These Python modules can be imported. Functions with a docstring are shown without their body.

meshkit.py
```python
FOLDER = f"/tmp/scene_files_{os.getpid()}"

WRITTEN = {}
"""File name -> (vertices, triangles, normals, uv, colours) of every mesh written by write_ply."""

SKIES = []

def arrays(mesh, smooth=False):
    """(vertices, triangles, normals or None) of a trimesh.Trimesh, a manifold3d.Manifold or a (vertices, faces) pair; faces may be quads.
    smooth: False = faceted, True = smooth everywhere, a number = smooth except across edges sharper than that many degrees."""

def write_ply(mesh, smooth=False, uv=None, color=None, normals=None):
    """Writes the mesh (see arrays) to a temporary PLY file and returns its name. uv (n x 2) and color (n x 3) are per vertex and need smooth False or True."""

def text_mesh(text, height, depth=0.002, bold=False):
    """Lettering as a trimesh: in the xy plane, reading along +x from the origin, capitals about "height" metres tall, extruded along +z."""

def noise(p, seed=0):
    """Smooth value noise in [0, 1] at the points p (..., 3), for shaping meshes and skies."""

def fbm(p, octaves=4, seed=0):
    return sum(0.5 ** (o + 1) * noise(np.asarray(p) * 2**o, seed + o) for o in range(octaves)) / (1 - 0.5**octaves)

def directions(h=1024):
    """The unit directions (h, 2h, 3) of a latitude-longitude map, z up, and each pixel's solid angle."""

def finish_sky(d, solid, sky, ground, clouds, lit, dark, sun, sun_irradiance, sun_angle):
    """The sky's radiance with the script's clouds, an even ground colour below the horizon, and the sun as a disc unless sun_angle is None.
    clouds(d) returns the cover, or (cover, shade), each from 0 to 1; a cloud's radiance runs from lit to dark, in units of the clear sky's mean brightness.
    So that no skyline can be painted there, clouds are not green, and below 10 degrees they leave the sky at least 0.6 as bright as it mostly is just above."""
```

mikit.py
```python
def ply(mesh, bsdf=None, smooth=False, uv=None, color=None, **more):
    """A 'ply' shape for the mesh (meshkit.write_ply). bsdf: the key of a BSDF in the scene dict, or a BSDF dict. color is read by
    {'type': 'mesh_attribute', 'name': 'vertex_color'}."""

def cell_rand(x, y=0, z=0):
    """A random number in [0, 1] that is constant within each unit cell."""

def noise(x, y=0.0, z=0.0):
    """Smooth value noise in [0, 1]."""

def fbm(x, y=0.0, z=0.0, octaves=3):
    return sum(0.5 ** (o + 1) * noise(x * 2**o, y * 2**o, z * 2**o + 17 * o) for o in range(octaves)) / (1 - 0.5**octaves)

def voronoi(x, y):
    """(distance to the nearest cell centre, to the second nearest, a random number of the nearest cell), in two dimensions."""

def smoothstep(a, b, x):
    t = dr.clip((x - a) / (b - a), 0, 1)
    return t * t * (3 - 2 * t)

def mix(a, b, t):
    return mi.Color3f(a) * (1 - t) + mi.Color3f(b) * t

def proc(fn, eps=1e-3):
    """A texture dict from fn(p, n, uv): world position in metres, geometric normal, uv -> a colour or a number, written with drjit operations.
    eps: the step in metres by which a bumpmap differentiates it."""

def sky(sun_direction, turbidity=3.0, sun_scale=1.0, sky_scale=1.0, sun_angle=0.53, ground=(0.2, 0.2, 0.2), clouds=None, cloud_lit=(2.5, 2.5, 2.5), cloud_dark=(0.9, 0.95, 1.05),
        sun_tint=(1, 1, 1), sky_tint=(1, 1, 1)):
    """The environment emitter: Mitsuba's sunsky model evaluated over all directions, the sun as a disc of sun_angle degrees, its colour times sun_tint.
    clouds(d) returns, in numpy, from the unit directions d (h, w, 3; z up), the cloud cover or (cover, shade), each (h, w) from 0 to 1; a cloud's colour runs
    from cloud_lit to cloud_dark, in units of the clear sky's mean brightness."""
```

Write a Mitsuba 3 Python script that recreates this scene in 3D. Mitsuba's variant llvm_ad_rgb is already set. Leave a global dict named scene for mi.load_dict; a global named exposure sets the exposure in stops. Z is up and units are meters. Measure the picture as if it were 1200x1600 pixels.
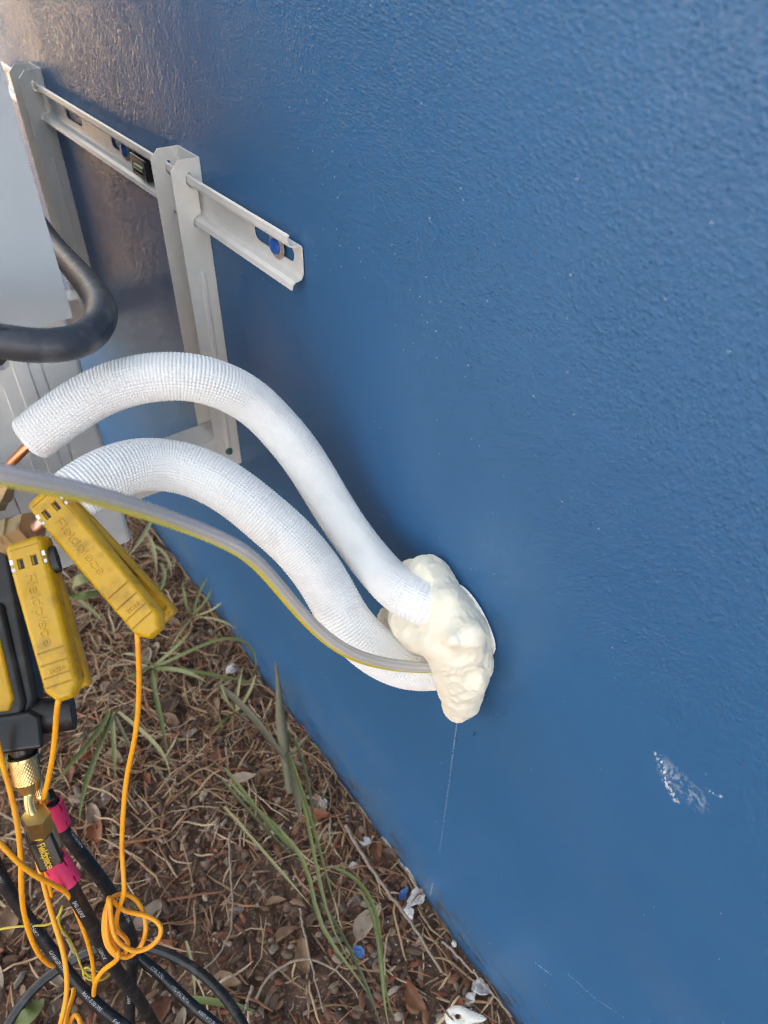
import math, random
import numpy as np, trimesh, mitsuba as mi, drjit as dr, mikit, meshkit
from manifold3d import Manifold, CrossSection
from scipy.interpolate import CubicSpline, PchipInterpolator
from shapely.geometry import Polygon, LineString

rng = np.random.default_rng(7)
T = mi.ScalarTransform4f
# ---------------------------------------------------------------- camera, sky, exposure
# World: x = 0 is the face of the house wall (+x into the house), y runs along the wall away from the camera, z is up.
FOC, DIST, EYE = 1152.0, 0.30, 1.03
down = np.array([-28.0, 1317.0, FOC]); down /= np.linalg.norm(down)          # vertical and horizontal vanishing directions
along = np.array([-1144.0, -1033.0, FOC]); along -= down * (along @ down); along /= np.linalg.norm(along)
inward = np.cross(down, along)
O = np.array([-DIST, 0.0, EYE])
RIGHT = np.array([inward[0], along[0], -down[0]]); DOWN = np.array([inward[1], along[1], -down[1]]); FWD = np.array([inward[2], along[2], -down[2]])
scene, labels = {}, {}
scene['camera'] = {'type': 'thinlens', 'fov': math.degrees(2 * math.atan(600 / FOC)), 'fov_axis': 'x', 'aperture_radius': 0.0020, 'focus_distance': 0.64,
                   'near_clip': 0.01, 'far_clip': 500.0, 'to_world': T().look_at(origin=O.tolist(), target=(O + FWD).tolist(), up=(-DOWN).tolist())}
SUN = (0.30, 1.0, 0.62)
scene['sky'] = mikit.sky(SUN, turbidity=4, sun_scale=0.9, sky_scale=1.0, sun_tint=(1.0, 0.80, 0.58), sky_tint=(1.20, 1.0, 0.80),
                         clouds=lambda d: np.clip(0.25 + 2.6 * (meshkit.fbm(d * [2.6, 2.6, 4.5] + 3.1, 4, 5) - 0.48), 0.08, 0.9), cloud_lit=(3.6, 3.55, 3.5), cloud_dark=(1.1, 1.1, 1.12))
exposure = 3.8


# ---------------------------------------------------------------- helpers
def P(x, y, **k):
    """The point on the sight line of photo position x, y where one world coordinate (X, Y or Z) or the depth z is the one given."""
    r = np.array([x - 600.0, y - 800.0, FOC]); v = np.array([r @ inward, r @ along, -(r @ down)])
    (c, val), = k.items()
    return O + (val / FOC if c == 'z' else (val - O['XYZ'.index(c)]) / v['XYZ'.index(c)]) * v


def numbered(name):
    k, i = name, 0
    while k in scene or k in labels or any(s.startswith(k + '__') for s in scene):
        i += 1; k = f'{name}_{i:03d}'
    return k


def tag(key, label=None, cat=None, group=None, kind=None):
    labels[key] = {k: v for k, v in (('label', label), ('category', cat), ('group', group), ('kind', kind)) if v}
    return key


def thing(name, label, cat, group=None):
    return tag(numbered(name), label, cat, group)


def obj(name, mesh, mat, parent=None, smooth=30, label=None, kind=None, **kw):
    key = numbered(parent + '__' + name if parent else name)
    scene[key] = mikit.ply(mesh, mat, smooth=smooth, **kw)
    if label or kind:
        tag(key, label, kind=kind)
    return key


def frames(pts):
    t = np.gradient(pts, axis=0); t /= np.linalg.norm(t, axis=1, keepdims=True)
    n = np.zeros_like(t)
    u = np.cross(t[0], [0.3, 0.5, 0.81]); n[0] = u / np.linalg.norm(u)
    for i in range(1, len(t)):
        u = n[i - 1] - t[i] * (n[i - 1] @ t[i]); n[i] = u / np.linalg.norm(u)
    return t, n, np.cross(t, n)


def curve(ctrl, step=0.004, n=None):
    ctrl = np.asarray(ctrl, float)
    s = np.r_[0, np.cumsum(np.linalg.norm(np.diff(ctrl, axis=0), axis=1) ** 0.6)]
    cs = CubicSpline(s, ctrl)
    d = cs(np.linspace(0, s[-1], 600)); L = np.r_[0, np.cumsum(np.linalg.norm(np.diff(d, axis=0), axis=1))]
    n = n or max(4, int(L[-1] / step))
    q = np.linspace(0, L[-1], n)
    return np.stack([np.interp(q, L, d[:, k]) for k in range(3)], 1)


def tube(pts, r, nseg=14, rad=None, cap=True, fr=None):
    """A tube along pts; rad(i_fraction_array, angle_array) may return radii (n, nseg)."""
    n = len(pts); t, u, v = fr or frames(pts)
    a = np.linspace(0, 2 * np.pi, nseg, endpoint=False)
    R = np.broadcast_to(np.asarray(r, float).reshape(-1, 1) if np.ndim(r) == 1 else np.asarray(r, float), (n, nseg)) if rad is None else rad
    V = pts[:, None] + R[..., None] * (np.cos(a)[None, :, None] * u[:, None] + np.sin(a)[None, :, None] * v[:, None])
    V = V.reshape(-1, 3)
    i, j = np.meshgrid(np.arange(n - 1), np.arange(nseg), indexing='ij'); j2 = (j + 1) % nseg
    A, B, C, D = i * nseg + j, i * nseg + j2, (i + 1) * nseg + j2, (i + 1) * nseg + j
    F = np.vstack([np.stack([A, B, C], -1).reshape(-1, 3), np.stack([A, C, D], -1).reshape(-1, 3)])
    if cap:
        c0, c1 = len(V), len(V) + 1
        V = np.vstack([V, pts[0], pts[-1]])
        jj = np.arange(nseg)
        F = np.vstack([F, np.stack([np.full(nseg, c0), (jj + 1) % nseg, jj], 1), np.stack([np.full(nseg, c1), (n - 1) * nseg + jj, (n - 1) * nseg + (jj + 1) % nseg], 1)])
    return trimesh.Trimesh(V, F, process=False)


def wrap_text(text, h, pts, s0, phi0, R, flip=False, bold=False, proud=0.00012, stretch=1.0):
    """Printed lettering laid round a tube along pts, starting at arc length s0, facing the angle phi0."""
    m = meshkit.text_mesh(text, h, 0.0001, bold); v = np.array(m.vertices)
    L = np.r_[0, np.cumsum(np.linalg.norm(np.diff(pts, axis=0), axis=1))]
    t, u, w = frames(pts)
    x, y = v[:, 0] * stretch, v[:, 1] - h / 2
    if flip: x, y = v[:, 0].max() * stretch - x, -y
    s = s0 + x; phi = phi0 - y / R
    c, uu, ww = (np.stack([np.interp(s, L, q[:, k]) for k in range(3)], 1) for q in (pts, u, w))
    rr = (R + proud + v[:, 2])[:, None]
    return trimesh.Trimesh(c + rr * (np.cos(phi)[:, None] * uu + np.sin(phi)[:, None] * ww), m.faces, process=False)


def facing(pts, s, to=O):
    """The angle round the tube at arc length s that faces the point 'to'."""
    L = np.r_[0, np.cumsum(np.linalg.norm(np.diff(pts, axis=0), axis=1))]; i = int(np.argmin(abs(L - s)))
    t, u, w = frames(pts); d = to - pts[i]
    return math.atan2(d @ w[i], d @ u[i])


def man(m):
    return Manifold(m) if not isinstance(m, Manifold) else m


def box(x0, x1, y0, y1, z0, z1):
    return Manifold.cube([x1 - x0, y1 - y0, z1 - z0]).translate([x0, y0, z0])


def rbox(x0, x1, y0, y1, z0, z1, r, seg=12):
    s = Manifold.sphere(r, seg)
    return Manifold.batch_hull([s.translate([x, y, z]) for x in (x0 + r, x1 - r) for y in (y0 + r, y1 - r) for z in (z0 + r, z1 - r)])


def prism(poly, h):
    """A shapely polygon extruded from z = 0 to h, as a Manifold."""
    rings = [np.array(poly.exterior.coords)[:-1]] + [np.array(i.coords)[:-1] for i in poly.interiors]
    return Manifold.extrude(CrossSection(rings, fillrule=__import__('manifold3d').FillRule.EvenOdd), h)


def tm(m):
    a = m.to_mesh(); return trimesh.Trimesh(a.vert_properties[:, :3], a.tri_verts, process=False)


def place(m, origin, ex, ey, ez):
    """A mesh in local coordinates moved to the frame origin, ex, ey, ez."""
    m = tm(m) if isinstance(m, Manifold) else m.copy()
    v = np.array(m.vertices); f = np.array(m.faces)
    if np.cross(ex, ey) @ ez < 0: f = f[:, ::-1]
    return trimesh.Trimesh(origin + v[:, :1] * ex + v[:, 1:2] * ey + v[:, 2:3] * ez, f, process=False)


def unit(v):
    return np.asarray(v, float) / np.linalg.norm(v)


def cyl(p0, p1, r, r1=None, seg=28):
    p0, p1 = np.asarray(p0, float), np.asarray(p1, float)
    return tube(np.array([p0, p0 + (p1 - p0) * .5, p1]), np.array([r, (r + (r1 or r)) / 2, r1 or r]), seg)


def hexa(p0, p1, r):
    return cyl(p0, p1, r, seg=6)


cat = trimesh.util.concatenate

# ---------------------------------------------------------------- materials
N, FB, SS, MIX, CR = mikit.noise, mikit.fbm, mikit.smoothstep, mikit.mix, mikit.cell_rand


def mat(name, color, rough=0.5, metallic=0.0, spec=0.5, two=True, **kw):
    b = {'type': 'principled', 'base_color': mikit.proc(color) if callable(color) else {'type': 'rgb', 'value': list(color)},
         'roughness': mikit.proc(rough) if callable(rough) else rough, 'metallic': metallic, 'specular': spec, **kw}
    scene[name] = {'type': 'twosided', 'b': b} if two else b
    return name


def bump(name, of, fn, scale, eps=0.0005):
    inner = scene.pop(of); inner = inner['b'] if inner['type'] == 'twosided' else inner
    scene[name] = {'type': 'twosided', 'b': {'type': 'bumpmap', 'tex': mikit.proc(fn, eps), 'scale': scale, 'nested': inner}}
    return name


def seg_dist(y, z, a, b):
    ay, az = float(a[1]), float(a[2]); dy, dz = float(b[1] - a[1]), float(b[2] - a[2])
    t = dr.clip(((y - ay) * dy + (z - az) * dz) / (dy * dy + dz * dz), 0, 1)
    return dr.sqrt(dr.square(y - ay - t * dy) + dr.square(z - az - t * dz))


W = lambda x, y: P(x, y, X=0.0)
SCRATCHES = [(W(714, 1128), W(706, 1190), .0008, .24), (W(706, 1190), W(687, 1330), .0008, .13), (W(676, 1380), W(672, 1400), .0007, .4), (W(836, 1504), W(862, 1524), .0004, .7),
             (W(888, 1522), W(930, 1560), .0003, .6), (W(930, 1560), W(975, 1590), .0003, .4)]
SCUFFS = [(W(1028, 1180), W(1042, 1218), .0022, 1.0), (W(1040, 1222), W(1056, 1250), .0022, .8), (W(1100, 1232), W(1128, 1245), .0009, .7)]


def wall_color(p, n, uv):
    y, z = p.y, p.z
    base = MIX((0.025, 0.101, 0.232), (0.033, 0.121, 0.266), FB(y * 7 + 3, z * 7, 5.0, 3))
    base = MIX(base, (0.075, 0.125, 0.175), 0.55 * SS(0.22, 0.0, z + 0.10 * (N(y * 18, z * 18, 2.0) - .5)) * SS(0.25, .8, FB(y * 25, z * 25, 9.0, 3)))   # dust splashed up from the soil
    base = MIX(base, (0.060, 0.045, 0.034), .8 * SS(.075, .0, z) * SS(.50, .72, FB(y * 70, z * 110, 3.0, 4)))
    base = MIX(base, (0.16, 0.19, 0.22), .07 * SS(.45, .75, FB(y * 5, z * 11, 6.0, 4)) * SS(.62, .3, z))
    white = mi.Float(0)
    for a, b, w, k in SCRATCHES:
        white = dr.maximum(white, k * SS(w * 1.6, w * .4, seg_dist(y, z, a, b)) * SS(.25, .55, N(y * 500, z * 500, 4.0)))
    for a, b, w, k in SCUFFS:
        white = dr.maximum(white, k * SS(w * 1.7, w * .3, seg_dist(y, z, a, b)) * SS(.45, .6, FB(y * 900, z * 420, 7.0, 2)))
    sm_ = SS(.014, .002, seg_dist(y, z, W(1045, 1205), W(1085, 1245))) * SS(.42, .72, FB(y * 560, z * 380, 7.0, 4))
    white = dr.maximum(white, .30 * sm_)
    # paint spatter: tiny pale specks, mostly below and right of the rail
    cy, cz = y * 190, z * 190
    fy, fz = cy - dr.floor(cy) - .5, cz - dr.floor(cz) - .5
    r = CR(cy, cz, 3.0); ox, oz = (CR(cy, cz, 5.0) - .5) * .6, (CR(cy, cz, 8.0) - .5) * .6
    zone = SS(.14, .03, seg_dist(y, z, W(545, 330), W(640, 430)))
    speck = SS(.12, .04, dr.sqrt(dr.square(fy - ox) + dr.square(fz - oz))) * SS(.993, .996, r + .030 * zone)
    white = dr.maximum(white, .75 * speck)
    dark = SS(.0009, .0004, seg_dist(y, z, W(740, 1149), W(743, 1144))) + SS(.0008, .0004, seg_dist(y, z, W(712, 1155), W(714, 1159)))
    return MIX(MIX(base, (0.62, 0.65, 0.68), white), (0.02, 0.02, 0.02), dr.minimum(dark, 1) * .8)


def dots(y, z, f, k, r0, r1, share):
    """Round domes, one in each cell of a jittered grid."""
    a, b = y * f, z * f + .5 * dr.floor(y * f)
    r = r0 + (r1 - r0) * CR(a, b, k + 2.0)
    fa, fb = a - dr.floor(a) - r - (1 - 2 * r) * CR(a, b, k), b - dr.floor(b) - r - (1 - 2 * r) * CR(a, b, k + 1.0)
    q = dr.maximum(0, 1 - (fa * fa + fb * fb) / (r * r))
    return dr.select(CR(a, b, k + 3.0) < share, q * q * r / f * 1000, 0)


def wall_relief(p, n, uv):
    y, z = p.y * .82 + p.z * .57, p.z * .82 - p.y * .57
    y, z = y + .0012 * N(y * 330, z * 330, 2.0), z + .0012 * N(y * 330, z * 330, 12.0)
    patch = SS(.25, .75, FB(p.y * 12, p.z * 12, 2.0, 3))
    low = .62 + .38 * SS(.42, .75, p.z)
    return low * ((.5 + .5 * patch) * (.55 * dots(y, z, 350, 1.0, .22, .46, .75) + .60 * dots(y + .31, z + .17, 600, 11.0, .22, .48, .8) + .8 * dots(y + .7, z + .4, 210, 21.0, .14, .30, .35))
                  + .34 * N(y * 420, z * 420, 1.0)) + .5 * N(y * 60, z * 60, 4.0)


mat('mat_wall0', wall_color, lambda p, n, uv: 0.17 + 0.08 * N(p.y * 40, p.z * 40, 1.0) + .14 * SS(.5, .1, p.z), spec=0.5)
bump('mat_wall', 'mat_wall0', wall_relief, 0.00092, 0.00025)
mat('mat_path', lambda p, n, uv: MIX((0.46, 0.44, 0.41), (0.36, 0.34, 0.31), FB(p.x * 20, p.y * 20, 1.0, 4)), 0.8)
mat('mat_roof', (0.12, 0.11, 0.10), 0.8)
mat('mat_trim', (0.70, 0.70, 0.68), 0.5)


def ground_color(p, n, uv):
    far = SS(1.6, 4.0, dr.sqrt(dr.square(p.x) + dr.square(p.y)))
    soil = MIX((0.066, 0.038, 0.026), (0.165, 0.100, 0.068), FB(p.x * 60, p.y * 60, 2.0, 4))
    soil = MIX(soil, (0.30, 0.26, 0.22), SS(.74, .82, N(p.x * 420, p.y * 420, 5.0)) * .5)
    lawn = MIX((0.24, 0.16, 0.10), (0.34, 0.25, 0.17), FB(p.x * 3, p.y * 3, 1.0, 4))
    lawn = MIX(lawn, (0.66, 0.54, 0.39), SS(3.6, 5.6, p.y + .6 * N(p.x, p.y, 3.0)))
    return MIX(soil, lawn, far)


mat('mat_ground0', ground_color, 0.9, spec=0.2)
bump('mat_ground', 'mat_ground0', lambda p, n, uv: FB(p.x * 260, p.y * 260, 3.0, 3), 0.002, 0.0008)

dirt = lambda p, k: SS(.5, .8, FB(p.x * k, p.y * k, p.z * k, 4))
mat('mat_bracket', lambda p, n, uv: MIX((0.66, 0.64, 0.60), (0.58, 0.565, 0.53), FB(p.x * 90, p.y * 90, p.z * 40)), 0.33, spec=0.5)
mat('mat_unit', lambda p, n, uv: MIX((0.55, 0.57, 0.57), (0.48, 0.50, 0.50), dirt(p, 30)), 0.30, spec=0.5)
mat('mat_recess', (0.02, 0.02, 0.02), 0.7)
mat('mat_groove', (0.30, 0.31, 0.30), 0.5)
mat('mat_foam', lambda p, n, uv: MIX((0.70, 0.645, 0.505), (0.755, 0.72, 0.615), FB(p.x * 70, p.y * 70, p.z * 70, 3)), 0.42, spec=0.45)
mat('mat_sleeve', lambda p, n, uv: MIX((0.745, 0.745, 0.735), (0.68, 0.68, 0.67), dirt(p, 60)), 0.45, spec=0.35)
mat('mat_plastic_white', (0.78, 0.78, 0.76), 0.4)
mat('mat_copper', lambda p, n, uv: MIX((0.75, 0.36, 0.20), (0.50, 0.22, 0.12), dirt(p, 90)), 0.32, metallic=1.0)
mat('mat_copper_pink', (0.80, 0.50, 0.42), 0.35, metallic=1.0)
mat('mat_brass', lambda p, n, uv: MIX((0.78, 0.60, 0.27), (0.55, 0.42, 0.20), dirt(p, 120)), 0.27, metallic=1.0)
mat('mat_brass_old', lambda p, n, uv: MIX((0.55, 0.42, 0.24), (0.28, 0.20, 0.12), dirt(p, 150)), 0.45, metallic=0.9)
mat('mat_steel', (0.45, 0.44, 0.43), 0.35, metallic=1.0)
mat('mat_screw_blue', (0.02, 0.09, 0.35), 0.3)
mat('mat_rust', lambda p, n, uv: MIX((0.20, 0.16, 0.13), (0.38, 0.34, 0.31), N(p.x * 900, p.y * 900, p.z * 900)), 0.6)
mat('mat_black', lambda p, n, uv: MIX((0.009, 0.009, 0.010), (0.028, 0.027, 0.026), dirt(p, 80)), 0.45)
mat('mat_black_gloss', (0.010, 0.010, 0.011), 0.22)
mat('mat_hose', lambda p, n, uv: MIX((0.011, 0.012, 0.014), (0.035, 0.035, 0.036), dirt(p, 110)), 0.36)
mat('mat_print', lambda p, n, uv: MIX((0.55, 0.55, 0.56), (0.12, 0.12, 0.12), SS(.45, .75, N(p.x * 900, p.y * 900, p.z * 900))), 0.6)
mat('mat_print_dark', (0.012, 0.012, 0.014), 0.6)
mat('mat_print_pale', (0.70, 0.70, 0.74), 0.5)
mat('mat_print_yellow', (0.80, 0.52, 0.04), 0.5)
mat('mat_pink', (0.62, 0.035, 0.12), 0.38)
mat('mat_conduit', lambda p, n, uv: MIX((0.038, 0.044, 0.056), (0.070, 0.076, 0.088), dirt(p, 60)), 0.42)
mat('mat_cable', lambda p, n, uv: MIX((0.80, 0.33, 0.012), (0.68, 0.25, 0.010), dirt(p, 60)), 0.38)
mat('mat_twine', (0.55, 0.42, 0.05), 0.5)
mat('mat_yellow', lambda p, n, uv: MIX(MIX((0.50, 0.285, 0.006), (0.38, 0.21, 0.006), dirt(p, 60)), (0.15, 0.09, 0.02), .42 * SS(.54, .80, FB(p.x * 110 + 5, p.y * 110, p.z * 55, 5))),
    lambda p, n, uv: 0.30 + .25 * dirt(p, 70), spec=0.5)
mat('mat_orange_clear', (0.55, 0.22, 0.01), 0.3)
mat('mat_green', (0.05, 0.16, 0.04), 0.2)
mat('mat_cover', (0.45, 0.50, 0.53), 0.26)
mat('mat_bolt_green', (0.05, 0.14, 0.11), 0.35)
mat('mat_vc', lambda p, n, uv: mi.Color3f(0.3), 0.7)
scene['mat_vc'] = {'type': 'twosided', 'b': {'type': 'principled', 'base_color': {'type': 'mesh_attribute', 'name': 'vertex_color'}, 'roughness': 0.65, 'specular': 0.3}}
scene['mat_vinyl'] = {'type': 'principledthin', 'base_color': {'type': 'mesh_attribute', 'name': 'vertex_color'}, 'roughness': 0.12, 'spec_trans': 0.22, 'diff_trans': 0.8, 'eta': 1.45}
LEAF = []
for i, (c0, c1) in enumerate((((.20, .085, .040), (.12, .05, .028)), ((.26, .16, .09), (.17, .10, .06)), ((.13, .075, .05), (.08, .05, .035)), ((.36, .28, .21), (.26, .19, .14)), ((.28, .09, .03), (.17, .06, .03)))):
    LEAF.append(mat(f'mat_leaf_{i}', (lambda c0, c1: lambda p, n, uv: MIX(c0, c1, FB(p.x * 150, p.y * 150, p.z * 150)))(c0, c1), 0.55, spec=0.4))
GRASS = [mat(f'mat_grass_{i}', c, 0.5, spec=0.4) for i, c in enumerate(((.115, .140, .040), (.18, .20, .075), (.07, .085, .035), (.29, .27, .13)))]
mat('mat_chip_white', lambda p, n, uv: MIX((0.66, 0.65, 0.64), (0.30, 0.26, 0.22), SS(.40, .75, FB(p.x * 170, p.y * 170, p.z * 170, 4))), 0.6)
mat('mat_chip_blue', (0.05, 0.12, 0.30), 0.5)
mat('mat_shell', lambda p, n, uv: MIX((0.75, 0.71, 0.64), (0.45, 0.38, 0.30), dirt(p, 160)), 0.5)
mat('mat_twig', lambda p, n, uv: MIX((.22, .16, .12), (.34, .27, .21), FB(p.x * 200, p.y * 200, p.z * 200)), 0.75)
mat('mat_weed', lambda p, n, uv: MIX((.10, .10, .055), (.16, .13, .08), FB(p.x * 120, p.y * 120, p.z * 120)), 0.5)

# ---------------------------------------------------------------- ground and house wall
def ground_h(x, y):
    p = np.stack([x, y, np.zeros_like(x)], -1)
    near = np.exp(-(np.maximum(0, np.hypot(x + .3, y - .6) - .9)) * 2)
    return near * ((meshkit.fbm(p * 9, 3, 1) - .5) * .030 + (meshkit.fbm(p * 60, 4, 2) - .5) * .016 - .012) - .002


def axis(a, b, step, far):
    g = np.arange(a, b, step); o = [0.06]
    while o[-1] < far: o.append(o[-1] * 1.45 + .05)
    o = np.array(o); return np.r_[a - o[::-1], g, b + o]


gx, gy = axis(-.75, .02, .0038, 260), axis(-.06, 1.6, .0042, 260)
XX, YY = np.meshgrid(gx, gy, indexing='ij')
V = np.stack([XX, YY, ground_h(XX, YY)], -1).reshape(-1, 3)
i, j = np.meshgrid(np.arange(len(gx) - 1), np.arange(len(gy) - 1), indexing='ij'); m_ = len(gy)
Fq = np.stack([i * m_ + j, (i + 1) * m_ + j, (i + 1) * m_ + j + 1, i * m_ + j + 1], -1).reshape(-1, 4)
scene['ground'] = mikit.ply((V, Fq), 'mat_ground', smooth=True)
labels['ground'] = {'kind': 'structure', 'label': 'brown soil of the yard at the foot of the blue wall'}

scene['path'] = mikit.ply(tm(box(-.40, -.06, 1.44, 2.9, -.08, .035)), 'mat_path', smooth=False)
labels['path'] = {'kind': 'structure', 'label': 'pale concrete path strip along the wall beyond the outdoor unit'}
hw = thing('house_wall', 'blue painted stucco house wall with orange peel texture running along the right side', 'wall')
obj('stucco_face', tm(box(0, .20, -3.5, 3.3, -.25, 3.0)), 'mat_wall', hw, smooth=False)
obj('coping', tm(box(-.02, .22, -3.52, 3.32, 3.0, 3.06)), 'mat_trim', hw, smooth=False)
ea, eb = W(596, 1316), W(652, 1386)
ey_ = np.linspace(eb[1], ea[1], 40); nz_ = meshkit.fbm(np.c_[ey_ * 90, ey_ * 0, ey_ * 0], 3, 4)
top_ = ground_h(ey_ * 0 - .003, ey_) + .004 + .011 * nz_ * np.sin(np.linspace(0, np.pi, 40)) ** .5
edge_poly = Polygon(np.r_[np.c_[ey_, top_], [[ey_[-1], -.03], [ey_[0], -.03]]])
obj('bare_edge', tm(prism(edge_poly, .0016).rotate([90, 0, 90]).translate([-.0015, 0, 0])), 'mat_chip_white', hw, smooth=False, label='bare whitish plaster edge at the wall base')
# ---------------------------------------------------------------- wall bracket: rail through the slots of two posts, two arms
wb = thing('wall_bracket', 'pale grey steel wall bracket with slotted rail, two upright posts and arms', 'bracket')


def rail_profile(grow=0.0, th=0.0014):
    pts = [(.0128, .8112), (.0142, .8098), (.0146, .8050), (.0130, .8022), (.0095, .8008), (.0033, .8004), (.0021, .7990), (.0018, .7915), (.0020, .7770), (.0040, .7728), (.0095, .7716), (.0124, .7695), (.0136, .7655)]
    return LineString([(-a, b) for a, b in pts]).buffer(th / 2 + grow, cap_style=2 if not grow else 1, join_style=1)


def along_y(poly, y0, y1):
    """A polygon in (x, z) swept along y."""
    return prism(poly, y1 - y0).rotate([90, 0, 0]).translate([0, y1, 0])


def slot(y0, y1, z, h, depth=.03):
    r = h / 2
    return prism(LineString([(y0 + r, 0), (y1 - r, 0)]).buffer(r), depth).rotate([90, 0, 90]).translate([-.02, 0, z])


SLOTS = [(.520, .588, .7885), (.86, .925, .7885), (1.02, 1.08, .7885)]
rail = along_y(rail_profile(), .508, 1.34)
for y0, y1, z in SLOTS: rail -= slot(y0, y1, z, .0135)
obj('rail', tm(rail), 'mat_bracket', wb, smooth=40)


def post(y0, y1):
    dep = .030; t = .0016
    u = Polygon([(0, 0), (-dep, 0), (-dep, t), (-t, t), (-t, y1 - y0 - t), (-dep, y1 - y0 - t), (-dep, y1 - y0), (0, y1 - y0)])
    u = u.buffer(-.0005).buffer(.0005).buffer(.0005).buffer(-.0005)
    m = prism(u, .825 - .469).translate([-.0002, y0, .469])
    cut = Manifold.cube([.012, 1, .012], True).rotate([0, 45, 0])
    m -= cut.translate([-dep, y0, .825]) + cut.translate([-dep, y0, .469])
    m -= along_y(rail_profile(.0016), y0 - .01, y1 + .01) + box(-.0065, -.0017, y0 - .01, y1 + .01, .768, .8035)
    rib = Manifold.batch_hull([Manifold.sphere(.0036, 16).translate([-.014, 0, z]) for z in (.50, .715)])
    for yy, s in ((y0, -1), (y1, 1)):
        m += rib.scale([1, .45, 1]).translate([0, yy - s * .0004, 0]) - box(-.029, -.001, y0 + t, y1 - t, .4, .9)
    return tm(m)


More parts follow.
